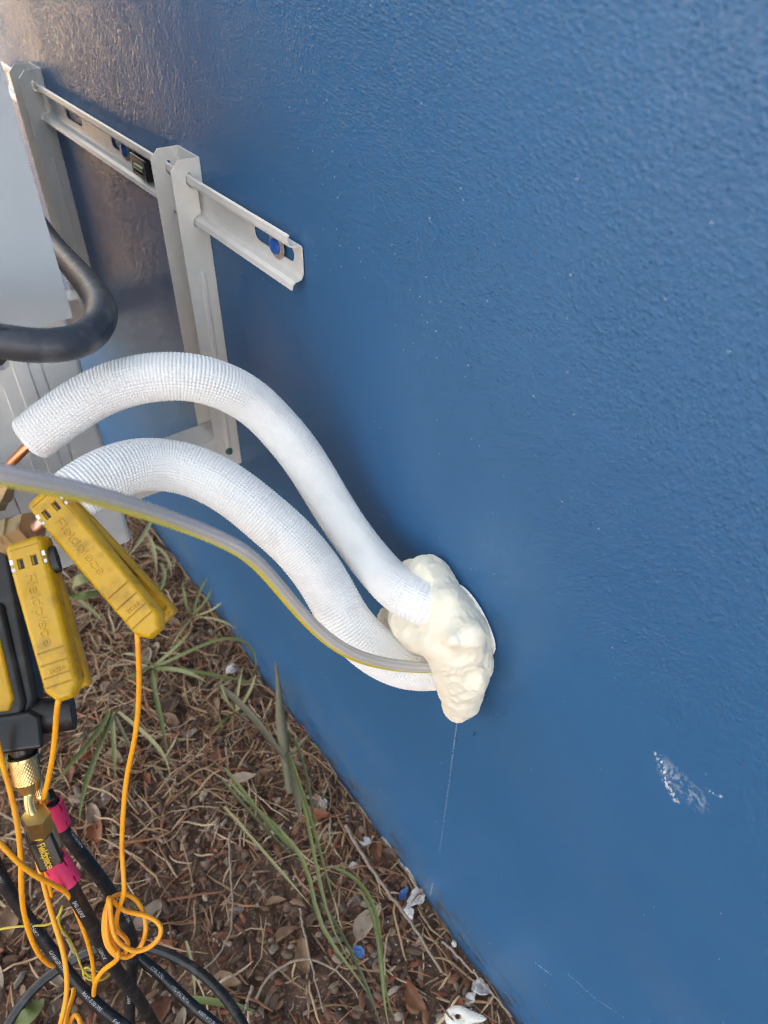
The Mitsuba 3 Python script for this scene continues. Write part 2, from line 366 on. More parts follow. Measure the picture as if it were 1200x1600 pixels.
for y0, y1 in ((.688, .735), (1.154, 1.200)):
    obj('post', post(y0, y1), 'mat_bracket', wb, smooth=35)
    a0, a1 = y0 + .0022, y1 - .0022
    arm = rbox(-.46, -.004, a0, a1, .4705, .5130, .0028) - rbox(-.47, -.0056, a0 + .0016, a1 - .0016, .46, .5114, .002)
    arm -= prism(LineString([(-.40, (a0 + a1) / 2), (-.30, (a0 + a1) / 2)]).buffer(.006), .05).translate([0, 0, .49])
    obj('arm', tm(arm), 'mat_bracket', wb, smooth=35)
    b = np.array([-.0150, y0, .4937])
    bolt = obj('bolt', cat([cyl(b, b + [0, -.0012, 0], .0044), hexa(b + [0, -.0012, 0], b + [0, -.0045, 0], .0034)]), 'mat_bolt_green', wb)
for y, col in ((.546, 'mat_screw_blue'), (.878, 'mat_screw_blue')):
    c = np.array([-.0024, y, .7885])
    washer = tm(prism(Polygon(np.c_[np.cos(np.linspace(0, 2 * np.pi, 48)[:-1]), np.sin(np.linspace(0, 2 * np.pi, 48)[:-1])] * .0098), .0016)).vertices
    s = obj('screw', cat([cyl(c + [-.0022, 0, 0], c + [-.0052, 0, 0], .0068, .0062), cyl(c + [-.0052, 0, 0], c + [-.0060, 0, 0], .0062, .0040)]), col, wb, label='blue headed wall screw in the rail slot')
    obj('washer', cyl(c + [-.0006, 0, 0], c + [-.0022, 0, 0], .0112, .0110), 'mat_rust', s)
lv = obj('bubble_level', tm(rbox(-.0150, -.0024, .795, .835, .7765, .7985, .0018) - box(-.020, -.0115, .803, .828, .7815, .7915)), 'mat_black_gloss', wb, label='black bubble level clipped in the rail')
obj('vial', cyl([-.0122, .8035, .7865], [-.0122, .8275, .7865], .0040, seg=16), 'mat_green', lv, label='green vial of the bubble level')

# ---------------------------------------------------------------- outdoor unit
ou = thing('outdoor_unit', 'pale grey outdoor air conditioner unit resting on the bracket arms at left', 'air conditioner')
X0, X1, Y0, Y1, Z0, Z1 = -.50, -.1755, .580, 1.34, .5125 + .004, 1.08
plan = Polygon([(X0, Y0), (X1, Y0), (X1, Y1), (X0, Y1)]).buffer(-.006).buffer(.006)
body = prism(plan, Z1 - Z0).translate([0, 0, Z0])
fp = lambda poly, d: prism(poly, d).rotate([90, 0, 0])          # (x, z) polygon, thickness towards -y
hole = Polygon([(-.30, .732), (-.233, .732), (-.2275, .736), (-.2275, .746), (-.233, .750), (-.30, .750)]).buffer(.002)
body -= fp(hole, .02).translate([0, Y0 + .012, 0])
rec = Polygon([(-.36, .44), (-.36, .728), (-.2385, .728), (-.2385, .44)]).buffer(-.014).buffer(.014)
body -= fp(rec, .02).translate([0, Y0 + .0045, 0]) ^ box(-1, 1, 0, 2, .585, .80)
body -= box(-.2072, -.2052, Y0 - .01, Y0 + .0022, Z0 + .03, .756)
body -= box(-.2620, -.2608, Y0 - .01, Y0 + .008, Z0, .64)
obj('opening', tm(box(-.302, -.2262, Y0 + .0085, Y0 + .011, .729, .753)), 'mat_recess', ou, smooth=False)
obj('cabinet', tm(body), 'mat_unit', ou, smooth=False)
for xx, w in ((-.2220, .0062),):
    obj('side_rib', tm(rbox(xx - w, xx + w, Y0 - .0016, Y0 + .004, Z0 + .02, .752, .0015)), 'mat_unit', ou, smooth=40)
up = prism(Polygon([(X0 - .0015, Y0 - .0045), (X1 + .0018, Y0 - .0045), (X1 + .0018, Y0 + .30), (X1 + .0004, Y0 + .30), (X1 + .0004, Y0 - .0005), (X0 - .0015, Y0 - .0005)]).buffer(-.00015).buffer(.0006).buffer(-.0004), Z1 - .759).translate([0, 0, .759])
up -= rbox(-.36, -.232, Y0 - .02, Y0 - .0022, .766, .800, .008)
obj('side_cover', tm(up), 'mat_cover', ou, smooth=35)
tp = rbox(X0 - .006, X1 + .006, Y0 - .006, Y1 + .006, Z1, Z1 + .03, .006)
obj('top_panel', tm(tp), 'mat_unit', ou)
for y in (.711, 1.177):
    for x in (-.44, -.21):
        obj('foot', cyl([x, y, .5131], [x, y, Z0 + .001], .012), 'mat_black', ou)
ring = [tube(curve([[X0 - .012, .93 + r * math.cos(a), .80 + r * math.sin(a)] for a in np.linspace(0, 2 * np.pi, 25)], n=49), .0022, 6) for r in np.linspace(.03, .23, 9)]
obj('fan_grille', cat(ring + [cyl([X0 - .012, .93, .80], [X0 - .012, .93 + .235 * math.cos(a), .80 + .235 * math.sin(a)], .0025, seg=6) for a in np.linspace(0, 2 * np.pi, 9)[:-1]] + [cyl([X0 - .006, .93, .80], [X0 + .001, .93, .80], .24, seg=40)]), 'mat_black', ou)

# ---------------------------------------------------------------- insulated lines
def insulation(path, R, end_ragged=0.0):
    """A dimpled sleeve: rings and rows of small bumps in the embossed film, slightly squashed."""
    pitch = .0025
    L = np.linalg.norm(np.diff(path, axis=0), axis=1).sum()
    n = int(L / pitch * 6); pts = np.stack([np.interp(np.linspace(0, L, n), np.r_[0, np.cumsum(np.linalg.norm(np.diff(path, axis=0), axis=1))], path[:, k]) for k in range(3)], 1)
    rows = int(2 * np.pi * R / pitch); seg = rows * 4
    a = np.linspace(0, 2 * np.pi, seg, endpoint=False)
    s = np.linspace(0, L, n)
    S, A = np.meshgrid(s, a, indexing='ij')
    pr = np.stack([S * 14, np.cos(A) * 1.5, np.sin(A) * 1.5], -1)
    soft = meshkit.fbm(pr, 3, 3) - .5
    wob = S + .0008 * soft
    amp = .00085 * (.7 + .6 * meshkit.noise(pr * 2.1, 9))
    dim = 1.15 * np.abs(np.sin(np.pi * wob / pitch)) ** .7 + .80 * np.abs(np.sin(rows * A / 2)) ** .8 - 1.2
    rad = R - .0004 + .0018 * soft + amp * dim
    rad[:6] *= np.linspace(.90, 1, 6)[:, None]
    return tube(pts, R, seg, rad=rad)


sm = lambda c, n=400: curve(c, n=n)
U = sm([P(47, 687, z=.556), P(110, 640, z=.556), P(190, 600, z=.560), P(288, 589, z=.568), P(350, 604, z=.583), P(400, 634, z=.602), P(472, 715, z=.622), P(526, 801, z=.635), P(588, 886, z=.625), P(640, 932, X=-.042), P(672, 946, X=-.032), P(705, 955, X=.004)])
up_line = thing('insulated_pipe', 'upper white insulated refrigerant pipe arching from the unit into the foam', 'pipe', 'white insulated pipes')
obj('insulation_sleeve', insulation(U, .0183), 'mat_sleeve', up_line, smooth=True)
obj('copper_pipe', tube(curve([P(60, 680, z=.556), P(36, 704, z=.555), P(16, 725, z=.56), P(-30, 770, z=.575), P(-120, 820, Y=.585)]), .0036, 16), 'mat_copper', up_line, label='bare copper end of the upper pipe')
Lw = sm([P(113, 776, z=.533), P(140, 757, z=.540), P(190, 733, z=.556), P(250, 726, z=.576), P(330, 748, z=.585), P(413, 807, z=.592), P(465, 856, z=.600), P(507, 912, z=.605), P(545, 975, z=.607), P(605, 1027, X=-.062), P(665, 1041, X=-.034), P(720, 1030, X=.004)])
lo_line = thing('insulated_pipe', 'lower and thicker white insulated pipe bending below the other into the foam', 'pipe', 'white insulated pipes')
obj('insulation_sleeve', insulation(Lw, .0205), 'mat_sleeve', lo_line, smooth=True)
obj('copper_pipe', tube(curve([P(116, 774, z=.540), P(85, 798, z=.545), P(62, 820, z=.548), P(30, 838, z=.555)]), .0060, 18), 'mat_copper_pink', lo_line, label='bare copper end of the lower pipe')
p0, p1, p2 = P(52, 823, z=.545), P(30, 832, z=.552), P(0, 848, z=.56)
nut = obj('flare_nut', cat([hexa(p0, p1, .0125), hexa(p1, p2, .0145)]), 'mat_brass_old', lo_line, smooth=20)
obj('service_valve', cat([hexa(P(12, 752, z=.575), P(-6, 790, z=.585), .0075), cyl(P(4, 768, z=.58), P(-90, 800, Y=.583), .010)]), 'mat_brass_old', ou, smooth=20, label='old brass service valve on the unit')

# ---------------------------------------------------------------- foam and wall sleeve flange
wf = thing('wall_sleeve_flange', 'white plastic flange edge showing at the right of the foam', 'flange')
fc = np.array([0, .281, .5560]); fr_ = .0396
ringp = Polygon([(fc[1] + fr_ * (1 + .03 * math.sin(7 * a)) * math.cos(a), fc[2] + fr_ * (1 + .03 * math.sin(5 * a)) * math.sin(a)) for a in np.linspace(0, 2 * np.pi, 60)[:-1]])
fl = tm(prism(ringp, .0022).rotate([90, 0, 90]).translate([-.0040, 0, 0]))
obj('flange_plate', fl, 'mat_plastic_white', wf)
balls = [(632, 962, -.040, 26), (655, 985, -.040, 26), (668, 895, -.016, 27), (655, 905, -.022, 26), (618, 970, -.032, 28), (640, 985, -.036, 25), (625, 992, -.034, 17), (682, 925, -.018, 32), (697, 955, -.024, 37), (716, 987, -.024, 40), (712, 1012, -.030, 42), (727, 1032, -.022, 39), (722, 1055, -.022, 38),
         (722, 1078, -.020, 33), (718, 1098, -.018, 23), (690, 1000, -.038, 28), (668, 985, -.034, 30), (704, 1040, -.034, 24), (738, 1000, -.014, 24), (640, 893, -.018, 18)]
rb = np.random.default_rng(5)
for _ in range(45):
    x, y, d, r = balls[int(rb.integers(3, 17))]; a = rb.uniform(0, 6.28)
    balls.append((x + r * .66 * math.cos(a), y + r * .66 * math.sin(a), d - rb.uniform(-.004, .010), rb.uniform(6, 14)))
bc = np.array([P(x, y, X=d) for x, y, d, r in balls]); br = np.array([r * np.linalg.norm((P(x, y, X=d) - O)) / 1230 for x, y, d, r in balls])


def foam_sdf(x, y, z):
    p = np.array([x, y, z]); q = p[None]
    k = .0042
    dd = np.linalg.norm(bc - p, axis=1) - br
    s = -k * math.log(np.exp(-dd / k).sum())
    return -s


g = Manifold.level_set(foam_sdf, [-.075, .19, .38, .006, .44, .66], .0045)
fm = tm(g); fm.merge_vertices()
fm = fm.subdivide().subdivide()
trimesh.smoothing.filter_taubin(fm, iterations=12)
vn = np.array(fm.vertex_normals); v = np.array(fm.vertices)
warp = v + .006 * np.stack([meshkit.noise(v * 60, s) - .5 for s in (1, 2, 3)], -1)
ridge = 1 - abs(2 * meshkit.fbm(warp * [95, 95, 70], 2, 11) - 1)
disp = .0050 * (meshkit.fbm(warp * 34, 2, 8) - .5) + .0034 * (ridge - .7) * meshkit.noise(v * 30, 16) * 2 + .0012 * (1 - abs(2 * meshkit.noise(warp * 260, 4) - 1)) * (meshkit.noise(v * 45, 6))
fm.vertices = v + vn * disp[:, None]
ff = numbered('expanding_foam'); scene[ff] = mikit.ply(fm, 'mat_foam', smooth=True)
tag(ff, 'cream expanding foam lump sealing the pipe hole in the wall', 'foam')

# ---------------------------------------------------------------- grey flexible conduit and clear drain hose
C = curve([[-.445, .590, .80], [-.430, .560, .80], [-.395, .520, .797], P(-150, 510, z=.468), P(-70, 520, z=.475), P(0, 533, z=.482), P(60, 540, z=.49), P(120, 533, z=.505), P(152, 510, z=.53), P(158, 480, z=.57), P(140, 448, z=.63), P(112, 415, z=.71), P(88, 388, z=.78), P(60, 350, z=.88), P(20, 300, z=1.0)], step=.0016)
cd = thing('flexible_conduit', 'dark grey flexible electrical conduit looping behind the unit', 'conduit')
sC = np.linspace(0, 1, len(C)); nz = meshkit.noise(np.stack([np.arange(len(C)) * .21, sC, sC], -1), 5)
obj('jacket', tube(C, .0115 + .00025 * (nz - .5) , 32), 'mat_conduit', cd, smooth=True)
ph = facing(C, .24)
obj('printing', wrap_text('LIQUID TIGHT FLEXIBLE CONDUIT', .0024, C, .205, ph - .75, .0117, bold=True), 'mat_print_dark', cd, smooth=False)

H = [P(-60, 726, z=.29), P(0, 741, z=.302), P(100, 762, z=.332), P(200, 789, z=.375), P(300, 824, z=.425), P(380, 862, z=.46), P(430, 910, z=.49), P(490, 978, z=.525), P(540, 1016, z=.545), P(610, 1038, z=.575), P(690, 1042, z=.60), P(725, 1035, X=-.012)]
H = curve(H, step=.003)
dh = thing('drain_hose', 'clear vinyl drain hose with a yellow core crossing in front of the pipes', 'hose')
fr0 = frames(H)
outer = tube(H, .0048, 26, fr=fr0)
t_, u_, v_ = fr0
dn = np.array([0, 0, -1.0]) - t_ * (t_ @ np.array([0, 0, -1.0]))[:, None]; dn /= np.linalg.norm(dn, axis=1, keepdims=True)
an = np.linspace(0, 2 * np.pi, 26, endpoint=False)
nrm = np.cos(an)[None, :, None] * u_[:, None] + np.sin(an)[None, :, None] * v_[:, None]
fz = (nrm * dn[:, None]).sum(-1); mid1 = np.exp(-((np.linspace(0, 1, len(H)) - .70) / .22) ** 2)[:, None]; yl = np.clip((fz - .15 + .4 * mid1) / .45, 0, 1)[..., None]
stripe = (.88 + .12 * np.sin(an * 9))[None, :, None]
mid = np.exp(-((np.linspace(0, 1, len(H)) - .68) / .18) ** 2)[:, None, None]
vc = (1 - yl) * np.array([.80, .79, .85]) * stripe + yl * ((1 - mid) * np.array([.80, .80, .18]) + mid * np.array([.85, .70, .02]))
obj('vinyl_tube', outer, 'mat_vinyl', dh, smooth=True, color=np.vstack([vc.reshape(-1, 3), vc[0].mean(0), vc[-1].mean(0)]))
obj('yellow_line', tube(H + dn * .0018, .0024, 14), 'mat_twine', dh, smooth=True)
ph = facing(H, .2)
obj('printing', wrap_text('MADE IN U.S.A.', .0018, H, .175, ph - .25, .0051), 'mat_print_pale', dh, smooth=False)

# ---------------------------------------------------------------- pipe clamp probes
def clamp(top, bot, zt, zb, yaw, label, wheel, back_open):
    a, b = P(*top, z=zt), P(*bot, z=zb)
    ey = unit(b - a); L = np.linalg.norm(b - a)
    n0 = unit(O - (a + b) / 2); n0 = unit(n0 - ey * (n0 @ ey)); ex0 = np.cross(n0, ey) * -1
    if ex0 @ RIGHT < 0: ex0 = -ex0
    ez = unit(n0 * math.cos(yaw) - ex0 * math.sin(yaw)); ex = unit(ex0 * math.cos(yaw) + n0 * math.sin(yaw))
    key = thing('pipe_clamp', label, 'clamp', 'yellow pipe clamp probes')
    put = lambda m: place(m, a, ex, ey, ez)
    wt, wbm, th = .0135, .0122, .0130
    sp = Manifold.sphere(.0044, 20)
    pts = [(sx * (w - .0044 - e), y, z) for (w, y, ee) in ((wt, .0044, .0), (wt, L * .30, 0), (wbm, L - .010, .0), (wbm - .004, L - .0044, 0)) for sx in (-1, 1) for (z, e) in ((-.0044, .0010), (-th + .0044, 0))]
    shell = Manifold.batch_hull([sp.translate(p) for p in pts])
    cuts = []
    for x in (-.0048, .0042):
        cuts.append(box(x - .0020, x + .0020, .0130, .0205, -.0022, .01))
    cuts += [box(-.0118, -.0092, .0115, .0160, -.0030, .01), box(-.0118, -.0092, .0175, .0210, -.0030, .01), box(.0092, .0118, .0115, .0160, -.0030, .01), box(.0092, .0118, .0175, .0210, -.0030, .01)]
    for y in (.700, .775, .850, .905):
        cuts.append(box(-.0092, .0095, L * y - .0006, L * y + .0007, -.0014, .01))
    cuts.append(box(-.02, .02, .0058, .0064, -.0008, .01))
    for c in cuts: shell -= c
    obj('front_jaw', put(shell), 'mat_yellow', key, smooth=30)
    ins = [box(x - .0007, x + .0019, .0136, .0200, -.0022, -.0014) for x in (-.0048, .0042)]
    obj('window', put(sum(ins[1:], ins[0])), 'mat_recess', key, smooth=False)
    sq = [box(x, x + .0022, y, y + .0036, -.0030, -.0010) for x in (-.0117, .0095) for y in (.0118,)]
    obj('contact_pad', put(sum(sq[1:], sq[0])), 'mat_plastic_white', key, smooth=False)
    sq = [box(x, x + .0022, y, y + .0028, -.0030, -.0012) for x in (-.0117, .0095) for y in (.0178,)]
    obj('spring_contact', put(sum(sq[1:], sq[0])), 'mat_steel', key, smooth=False)
    for txt, h, y, x0 in (('Fieldpiece', .0062, .0245, .0040), ('TC24', .0030, None, 0)):
        m = meshkit.text_mesh(txt, h, .00105); v = np.array(m.vertices)
        if y is not None:                       # reads down the length
            v = np.c_[v[:, 1] - x0, v[:, 0] * 1.25 + y, v[:, 2] - .0004]
        else:
            v = np.c_[v[:, 0] - v[:, 0].max() / 2, -v[:, 1] + L * .835, v[:, 2] - .0004]
        obj('raised_lettering', put(trimesh.Trimesh(v, m.faces, process=False)), 'mat_yellow', key, smooth=False)
    # rear jaw, opened about the hinge
    pts = [(sx * (w - .003), y, z) for (w, y) in ((.012, .002), (.012, L * .5), (.0105, L * .93)) for sx in (-1, 1) for z in (-.003, -.0085)]
    rear = Manifold.batch_hull([Manifold.sphere(.003, 14).translate(p) for p in pts])
    rear -= rbox(-.0085, .0085, L * .45, L * .9, -.006, .02, .002)
    rear = rear.translate([0, -L * .30, 0]).rotate([back_open, 0, 0]).translate([.002, L * .30, -.0145])
    obj('rear_jaw', put(rear), 'mat_yellow', key, smooth=30)
    mid = rbox(-.0080, .0085, L * .24, L * .40, -.020, -.0115, .002)
    obj('hinge', put(mid), 'mat_black', key)
    if wheel:
        w = Manifold.cylinder(.0042, .0098, .0098, 40).rotate([0, 90, 0]).scale([1, 1, .62]).translate([.0128, .0185, -.0090])
        obj('thumb_wheel', put(w), 'mat_black', key, smooth=40)
    return key, a, b, ex, ey, ez


c1 = clamp((58, 770), (241, 990), .520, .500, .28, 'yellow pipe clamp probe hanging tilted from the lower pipe, the right one', False, -13)
c2 = clamp((34, 842), (101, 1093), .505, .485, .26, 'yellow pipe clamp probe with black thumb wheel hanging nearly upright, the left one', True, -6)


def cable(key_parent, ctrl, r=.0019, name='cable', label=None):
    pts = curve(ctrl, step=.0025)
    return obj(name, tube(pts, r * (1 + .04 * (meshkit.noise(np.c_[np.arange(len(pts)) * .1, pts[:, :2] * 40], 3) - .5)), 12), 'mat_cable', key_parent, smooth=True, label=label)


Z5 = lambda x, y, d: P(x / 3.0, 1380 + y / 3.0, z=d)
knot = [P(214, 985, z=.512), P(216, 1020, z=.515), P(217, 1080, z=.53), P(211, 1150, z=.545), P(199, 1210, z=.56), P(192, 1280, z=.57), P(191, 1340, z=.577), P(194, 1385, z=.58), Z5(578, 60, .582), Z5(552, 140, .590), Z5(560, 230, .596), Z5(600, 280, .590),
        Z5(572, 342, .583), Z5(520, 318, .580), Z5(488, 230, .580), Z5(500, 110, .583), Z5(535, 62, .592), Z5(600, 55, .598), Z5(660, 110, .594), Z5(682, 190, .590), Z5(662, 290, .590), Z5(600, 345, .585), Z5(525, 305, .576), Z5(498, 200, .574),
        Z5(515, 85, .578), Z5(570, 120, .590), Z5(650, 145, .588), Z5(735, 180, .585), Z5(755, 225, .585), Z5(720, 285, .583), Z5(640, 318, .579), Z5(575, 290, .574), Z5(530, 220, .571), Z5(512, 70, .573),
        Z5(505, 150, .580), Z5(530, 270, .586), Z5(556, 335, .577), Z5(500, 395, .59), Z5(455, 450, .60), Z5(440, 525, .62)]
cable(c1[0], knot, .0019, label='orange cable of the right clamp tied in a loose knot')
cable(c2[0], [P(94, 1085, z=.49), P(89, 1110, z=.492), P(86, 1150, z=.505), P(79, 1200, z=.52), P(66, 1256, z=.55), P(60, 1300, z=.58), P(66, 1340, z=.60), P(80, 1400, z=.62)], .0019, label='orange cable of the left clamp')


def loose(label, ctrl, r=.0019):
    k = numbered('orange_cable'); pts = curve(ctrl, step=.0025)
    scene[k] = mikit.ply(tube(pts, r, 12), 'mat_cable', smooth=True); tag(k, label, 'cable', 'loose orange cables among the hoses')


loose('long orange cable hanging at the left edge and curving right onto the black hose', [P(-6, 1150, z=.50), P(6, 1200, z=.51), P(22, 1262, z=.52), P(32, 1335, z=.53), P(34, 1400, z=.545), P(45, 1455, z=.565), P(62, 1492, z=.59), P(84, 1510, z=.62)])
loose('orange cable slanting down to the right from the left edge past the pink collar', [P(-20, 1300, z=.50), P(4, 1322, z=.505), P(34, 1352, z=.515), P(70, 1376, z=.53), P(98, 1390, z=.55), P(118, 1420, z=.585), P(134, 1462, z=.62), P(144, 1500, z=.66), P(147, 1535, z=.70)])
loose('orange cable running down to a small coil at the bottom edge', [P(58, 1345, z=.58), P(66, 1372, z=.57), P(82, 1432, z=.56), P(99, 1490, z=.56), P(104, 1550, z=.56), P(95, 1598, z=.56), P(90, 1640, z=.58)])
loose('small orange cable coil at the bottom edge beside the leaf', [P(115, 1545, z=.60), P(106, 1580, z=.585), P(104, 1615, z=.575), P(122, 1630, z=.575), P(126, 1600, z=.58), P(116, 1586, z=.585), P(108, 1605, z=.58), P(112, 1640, z=.58)])

# ---------------------------------------------------------------- manifold gauge and its hoses
mg = thing('manifold_gauge', 'black digital manifold gauge with a yellow face panel at the left edge', 'gauge')
go = P(-60, 1000, z=.53)
gz = unit(-(FWD) + .25 * RIGHT - .15 * DOWN); gx_ = unit(RIGHT - gz * (RIGHT @ gz) - .0 * DOWN); gdir = unit(P(52, 1100, z=.53) - P(14, 860, z=.53)); gy_ = unit(gdir - gz * (gdir @ gz)); gx_ = unit(np.cross(gy_, gz)); gx_ = gx_ if gx_ @ RIGHT > 0 else -gx_
gp = lambda m: place(m, go, gx_, gy_, gz)


def loc(px, py, z=0.0):
    """Local x, y on the gauge's front plane for a photo position."""
    r = np.array([px - 600.0, py - 800.0, FOC]); d = r[0] * RIGHT + r[1] * DOWN + r[2] * FWD
    t = ((go + gz * z - O) @ gz) / (d @ gz); q = O + t * d - go
    return q @ gx_, q @ gy_


def hullpx(pts, z0, z1, r=.003, inset=0.0):
    s = Manifold.sphere(r, 14); out = []
    for px, py in pts:
        x, y = loc(px, py, z1)
        out += [s.translate([x, y, z0 + r]), s.translate([x, y, z1 - r])]
    return Manifold.batch_hull(out)


obj('housing', gp(hullpx([(-140, 850), (4, 866), (46, 1090), (38, 1112), (-140, 1150)], -.035, -.004, .005)), 'mat_black', mg)
obj('bezel', gp(hullpx([(-140, 930), (-4, 950), (30, 1098), (24, 1118), (-140, 1150)], -.012, .001, .004)), 'mat_black', mg)
obj('face_panel', gp(hullpx([(-140, 985), (-6, 1000), (15, 1092), (10, 1106), (-140, 1128)], -.006, .0035, .0025)), 'mat_yellow', mg, label='worn yellow face panel of the gauge')
obj('valve_block', gp(hullpx([(-140, 1146), (44, 1118), (56, 1124), (60, 1164), (-140, 1192)], -.030, .004, .003)), 'mat_black_gloss', mg)
q0, q1 = loc(46, 1122, -.014), loc(114, 1112, -.014)
kb = Manifold.batch_hull([Manifold.sphere(.0125, 20).translate([q0[0], q0[1], -.016]), Manifold.cylinder(.003, .0135, .0135, 32).rotate([0, 90, 0]).translate([q1[0] - .003, q1[1], -.016])])
obj('valve_knob', gp(kb), 'mat_black', mg, smooth=35)
e0, e1, e2 = P(30, 1150, z=.535), P(36, 1176, z=.537), P(40, 1196, z=.540)
obj('port', cat([cyl(e0, e2, .0085), cyl(e1, e2, .0100)]), 'mat_black_gloss', mg)


def knurled(p0, p1, R, n=26, rows=9):
    p0, p1 = np.asarray(p0), np.asarray(p1); pts = np.linspace(p0, p1, rows * 4); a = np.linspace(0, 2 * np.pi, n * 4, endpoint=False)
    S, A = np.meshgrid(np.linspace(0, 1, len(pts)), a, indexing='ij')
    g1 = np.cos(n * A + S * rows * np.pi * 1.2); g2 = np.cos(n * A - S * rows * np.pi * 1.2)
    rad = R - .00035 * (np.maximum(0, -g1) + np.maximum(0, -g2))
    return tube(pts, R, n * 4, rad=rad)


HR = .0057
# first hose: knurled coupling, elbow, hex nut, lettered valve, pink collar, black hose
h1 = thing('service_hose', 'black service hose with knurled brass coupling, lettered valve and pink collar', 'hose', 'black refrigerant service hoses')
k0, k1, k2 = P(36, 1186, z=.535), P(43, 1222, z=.537), P(47, 1236, z=.538)
cp = obj('coupling', knurled(k0, k1, .0098), 'mat_brass', h1, smooth=True, label='knurled brass coupling under the gauge')
obj('taper', cyl(k1, k2, .0096, .0068), 'mat_brass', cp)
obj('rim', cyl(k0 + (k0 - k1) * .12, k0, .0100), 'mat_brass', cp)
obj('elbow', tube(curve([k2, P(46, 1250, z=.537), P(50, 1268, z=.535), P(56, 1278, z=.536), P(60, 1290, z=.54)], step=.0012), .0041, 18), 'mat_brass', h1, smooth=True)
n0, n1 = P(56, 1273, z=.532), P(62, 1296, z=.542)
nt = obj('hex_nut', hexa(n0, n1, .0098), 'mat_brass', h1, smooth=20)
obj('chamfer', cyl(n1, n1 + (n1 - n0) * .2, .0092, .0080), 'mat_brass', nt)
obj('valve_stem', cat([cyl(P(72, 1290, z=.545), P(84, 1322, z=.552), .0058), cyl(P(84, 1318, z=.552), P(92, 1345, z=.556), .0042)]), 'mat_brass_old', h1)
va, vb = P(58, 1302, z=.537), P(82, 1358, z=.545)
vy = unit(vb - va); vz = unit(O - va); vz = unit(vz - vy * (vz @ vy)); vx = np.cross(vy, vz); vx = vx if vx @ RIGHT > 0 else -vx
vz = unit(vz * math.cos(.2) - vx * math.sin(.2)); vx = unit(np.cross(vy, vz)); vx = vx if vx @ RIGHT > 0 else -vx
VL = np.linalg.norm(vb - va)
hd = obj('valve_handle', place(rbox(-.0088, .0088, .0, VL, -.011, 0, .0022) + rbox(-.0080, .0060, -.0045, .007, -.012, .0012, .002), va, vx, vy, vz), 'mat_black_gloss', h1, label='black valve handle with yellow lettering')
tmv = meshkit.text_mesh('Fieldpiece', .0048, .0004, bold=True); v = np.array(tmv.vertices); sc_ = (VL - .010) / v[:, 0].max()
obj('lettering', place(trimesh.Trimesh(np.c_[v[:, 1] - .0030, v[:, 0] * sc_ + .0085, v[:, 2] + .0001], tmv.faces, process=False), va, vx, vy, vz), 'mat_print_yellow', hd, smooth=False)


def collar(p0, p1, R):
    m = prism(Polygon(np.c_[np.cos(np.linspace(0, 2 * np.pi, 41)[:-1]), np.sin(np.linspace(0, 2 * np.pi, 41)[:-1])] * R).difference(Polygon(np.c_[np.cos(np.linspace(0, 2 * np.pi, 41)[:-1]), np.sin(np.linspace(0, 2 * np.pi, 41)[:-1])] * (R - .0022))), 1.0)
    L = np.linalg.norm(np.asarray(p1) - p0); m = m.scale([1, 1, L])
    for a in range(4):
        m -= box(R - .004, R + .004, -.0007, .0007, -.001, L * .3).rotate([0, 0, 90 * a + 20]) + box(R - .004, R + .004, -.0007, .0007, L * .72, L + .001).rotate([0, 0, 90 * a + 20])
    ez = unit(np.asarray(p1) - p0); ex = unit(np.cross(ez, RIGHT)); ey = np.cross(ez, ex)
    return place(m, np.asarray(p0), ex, ey, ez)


obj('collar', collar(P(84, 1341, z=.553), P(107, 1377, z=.562), .0096), 'mat_pink', h1, label='bright pink crimp collar below the valve')


def hose_body(key, ctrl, texts=(), R=HR):
    pts = curve(ctrl, step=.003); L = np.linalg.norm(np.diff(pts, axis=0), axis=1).sum()
    obj('rubber_hose', tube(pts, R, 20), 'mat_hose', key, smooth=True)
    ms = []
    for txt, f, h, off in texts:
        s = f * L; ph = facing(pts, s + .02) + off
        ms.append(wrap_text(txt, h, pts, s, ph, R, flip=False, bold=False))
    for m in ms: obj('printing', m, 'mat_print', key, smooth=False)


hose_body(h1, [P(84, 1341, z=.553), P(107, 1377, z=.562), P(118, 1400, z=.572), P(140, 1438, z=.60), P(162, 1482, z=.64), P(188, 1524, z=.68), P(216, 1560, z=.72), P(240, 1600, z=.76), P(270, 1650, z=.80)], [('MAX 800 PSI', .10, .0030, .5), ('1/4 IN HOSE', .32, .003, .5)])
h2 = thing('service_hose', 'black service hose with the farther pink collar behind the first', 'hose', 'black refrigerant service hoses')
obj('brass_fitting', cat([knurled(P(48, 1218, z=.60), P(60, 1236, z=.605), .0085), cyl(P(60, 1236, z=.605), P(74, 1252, z=.61), .0052)]), 'mat_brass', h2, smooth=True)
obj('valve_handle', tm(rbox(-.006, .006, -.006, .006, -.009, .009, .002).translate(P(78, 1252, z=.615).tolist())), 'mat_black', h2)
obj('collar', collar(P(80, 1254, z=.612), P(94, 1290, z=.622), .0090), 'mat_pink', h2)
hose_body(h2, [P(80, 1254, z=.612), P(94, 1290, z=.622), P(112, 1315, z=.63), P(146, 1358, z=.65), P(172, 1394, z=.67), P(190, 1428, z=.69), P(206, 1470, z=.715), P(206, 1520, z=.74), P(203, 1570, z=.76), P(201, 1650, z=.78)], [('Fieldpiece', .09, .003, -.8), ('PRO CHARGING HOSE', .33, .003, -.5), ('800 PSI MAX', .72, .003, .2)])
h3 = thing('service_hose', 'black hose arching over the soil from the bottom left corner', 'hose', 'black refrigerant service hoses')
hose_body(h3, [P(-10, 1640, z=.84), P(14, 1598, z=.85), P(42, 1558, z=.86), P(70, 1530, z=.87), P(110, 1503, z=.88), P(150, 1484, z=.885), P(190, 1478, z=.885), P(236, 1482, z=.88), P(292, 1506, z=.865), P(340, 1545, z=.845), P(378, 1598, z=.82), P(395, 1640, z=.80)])
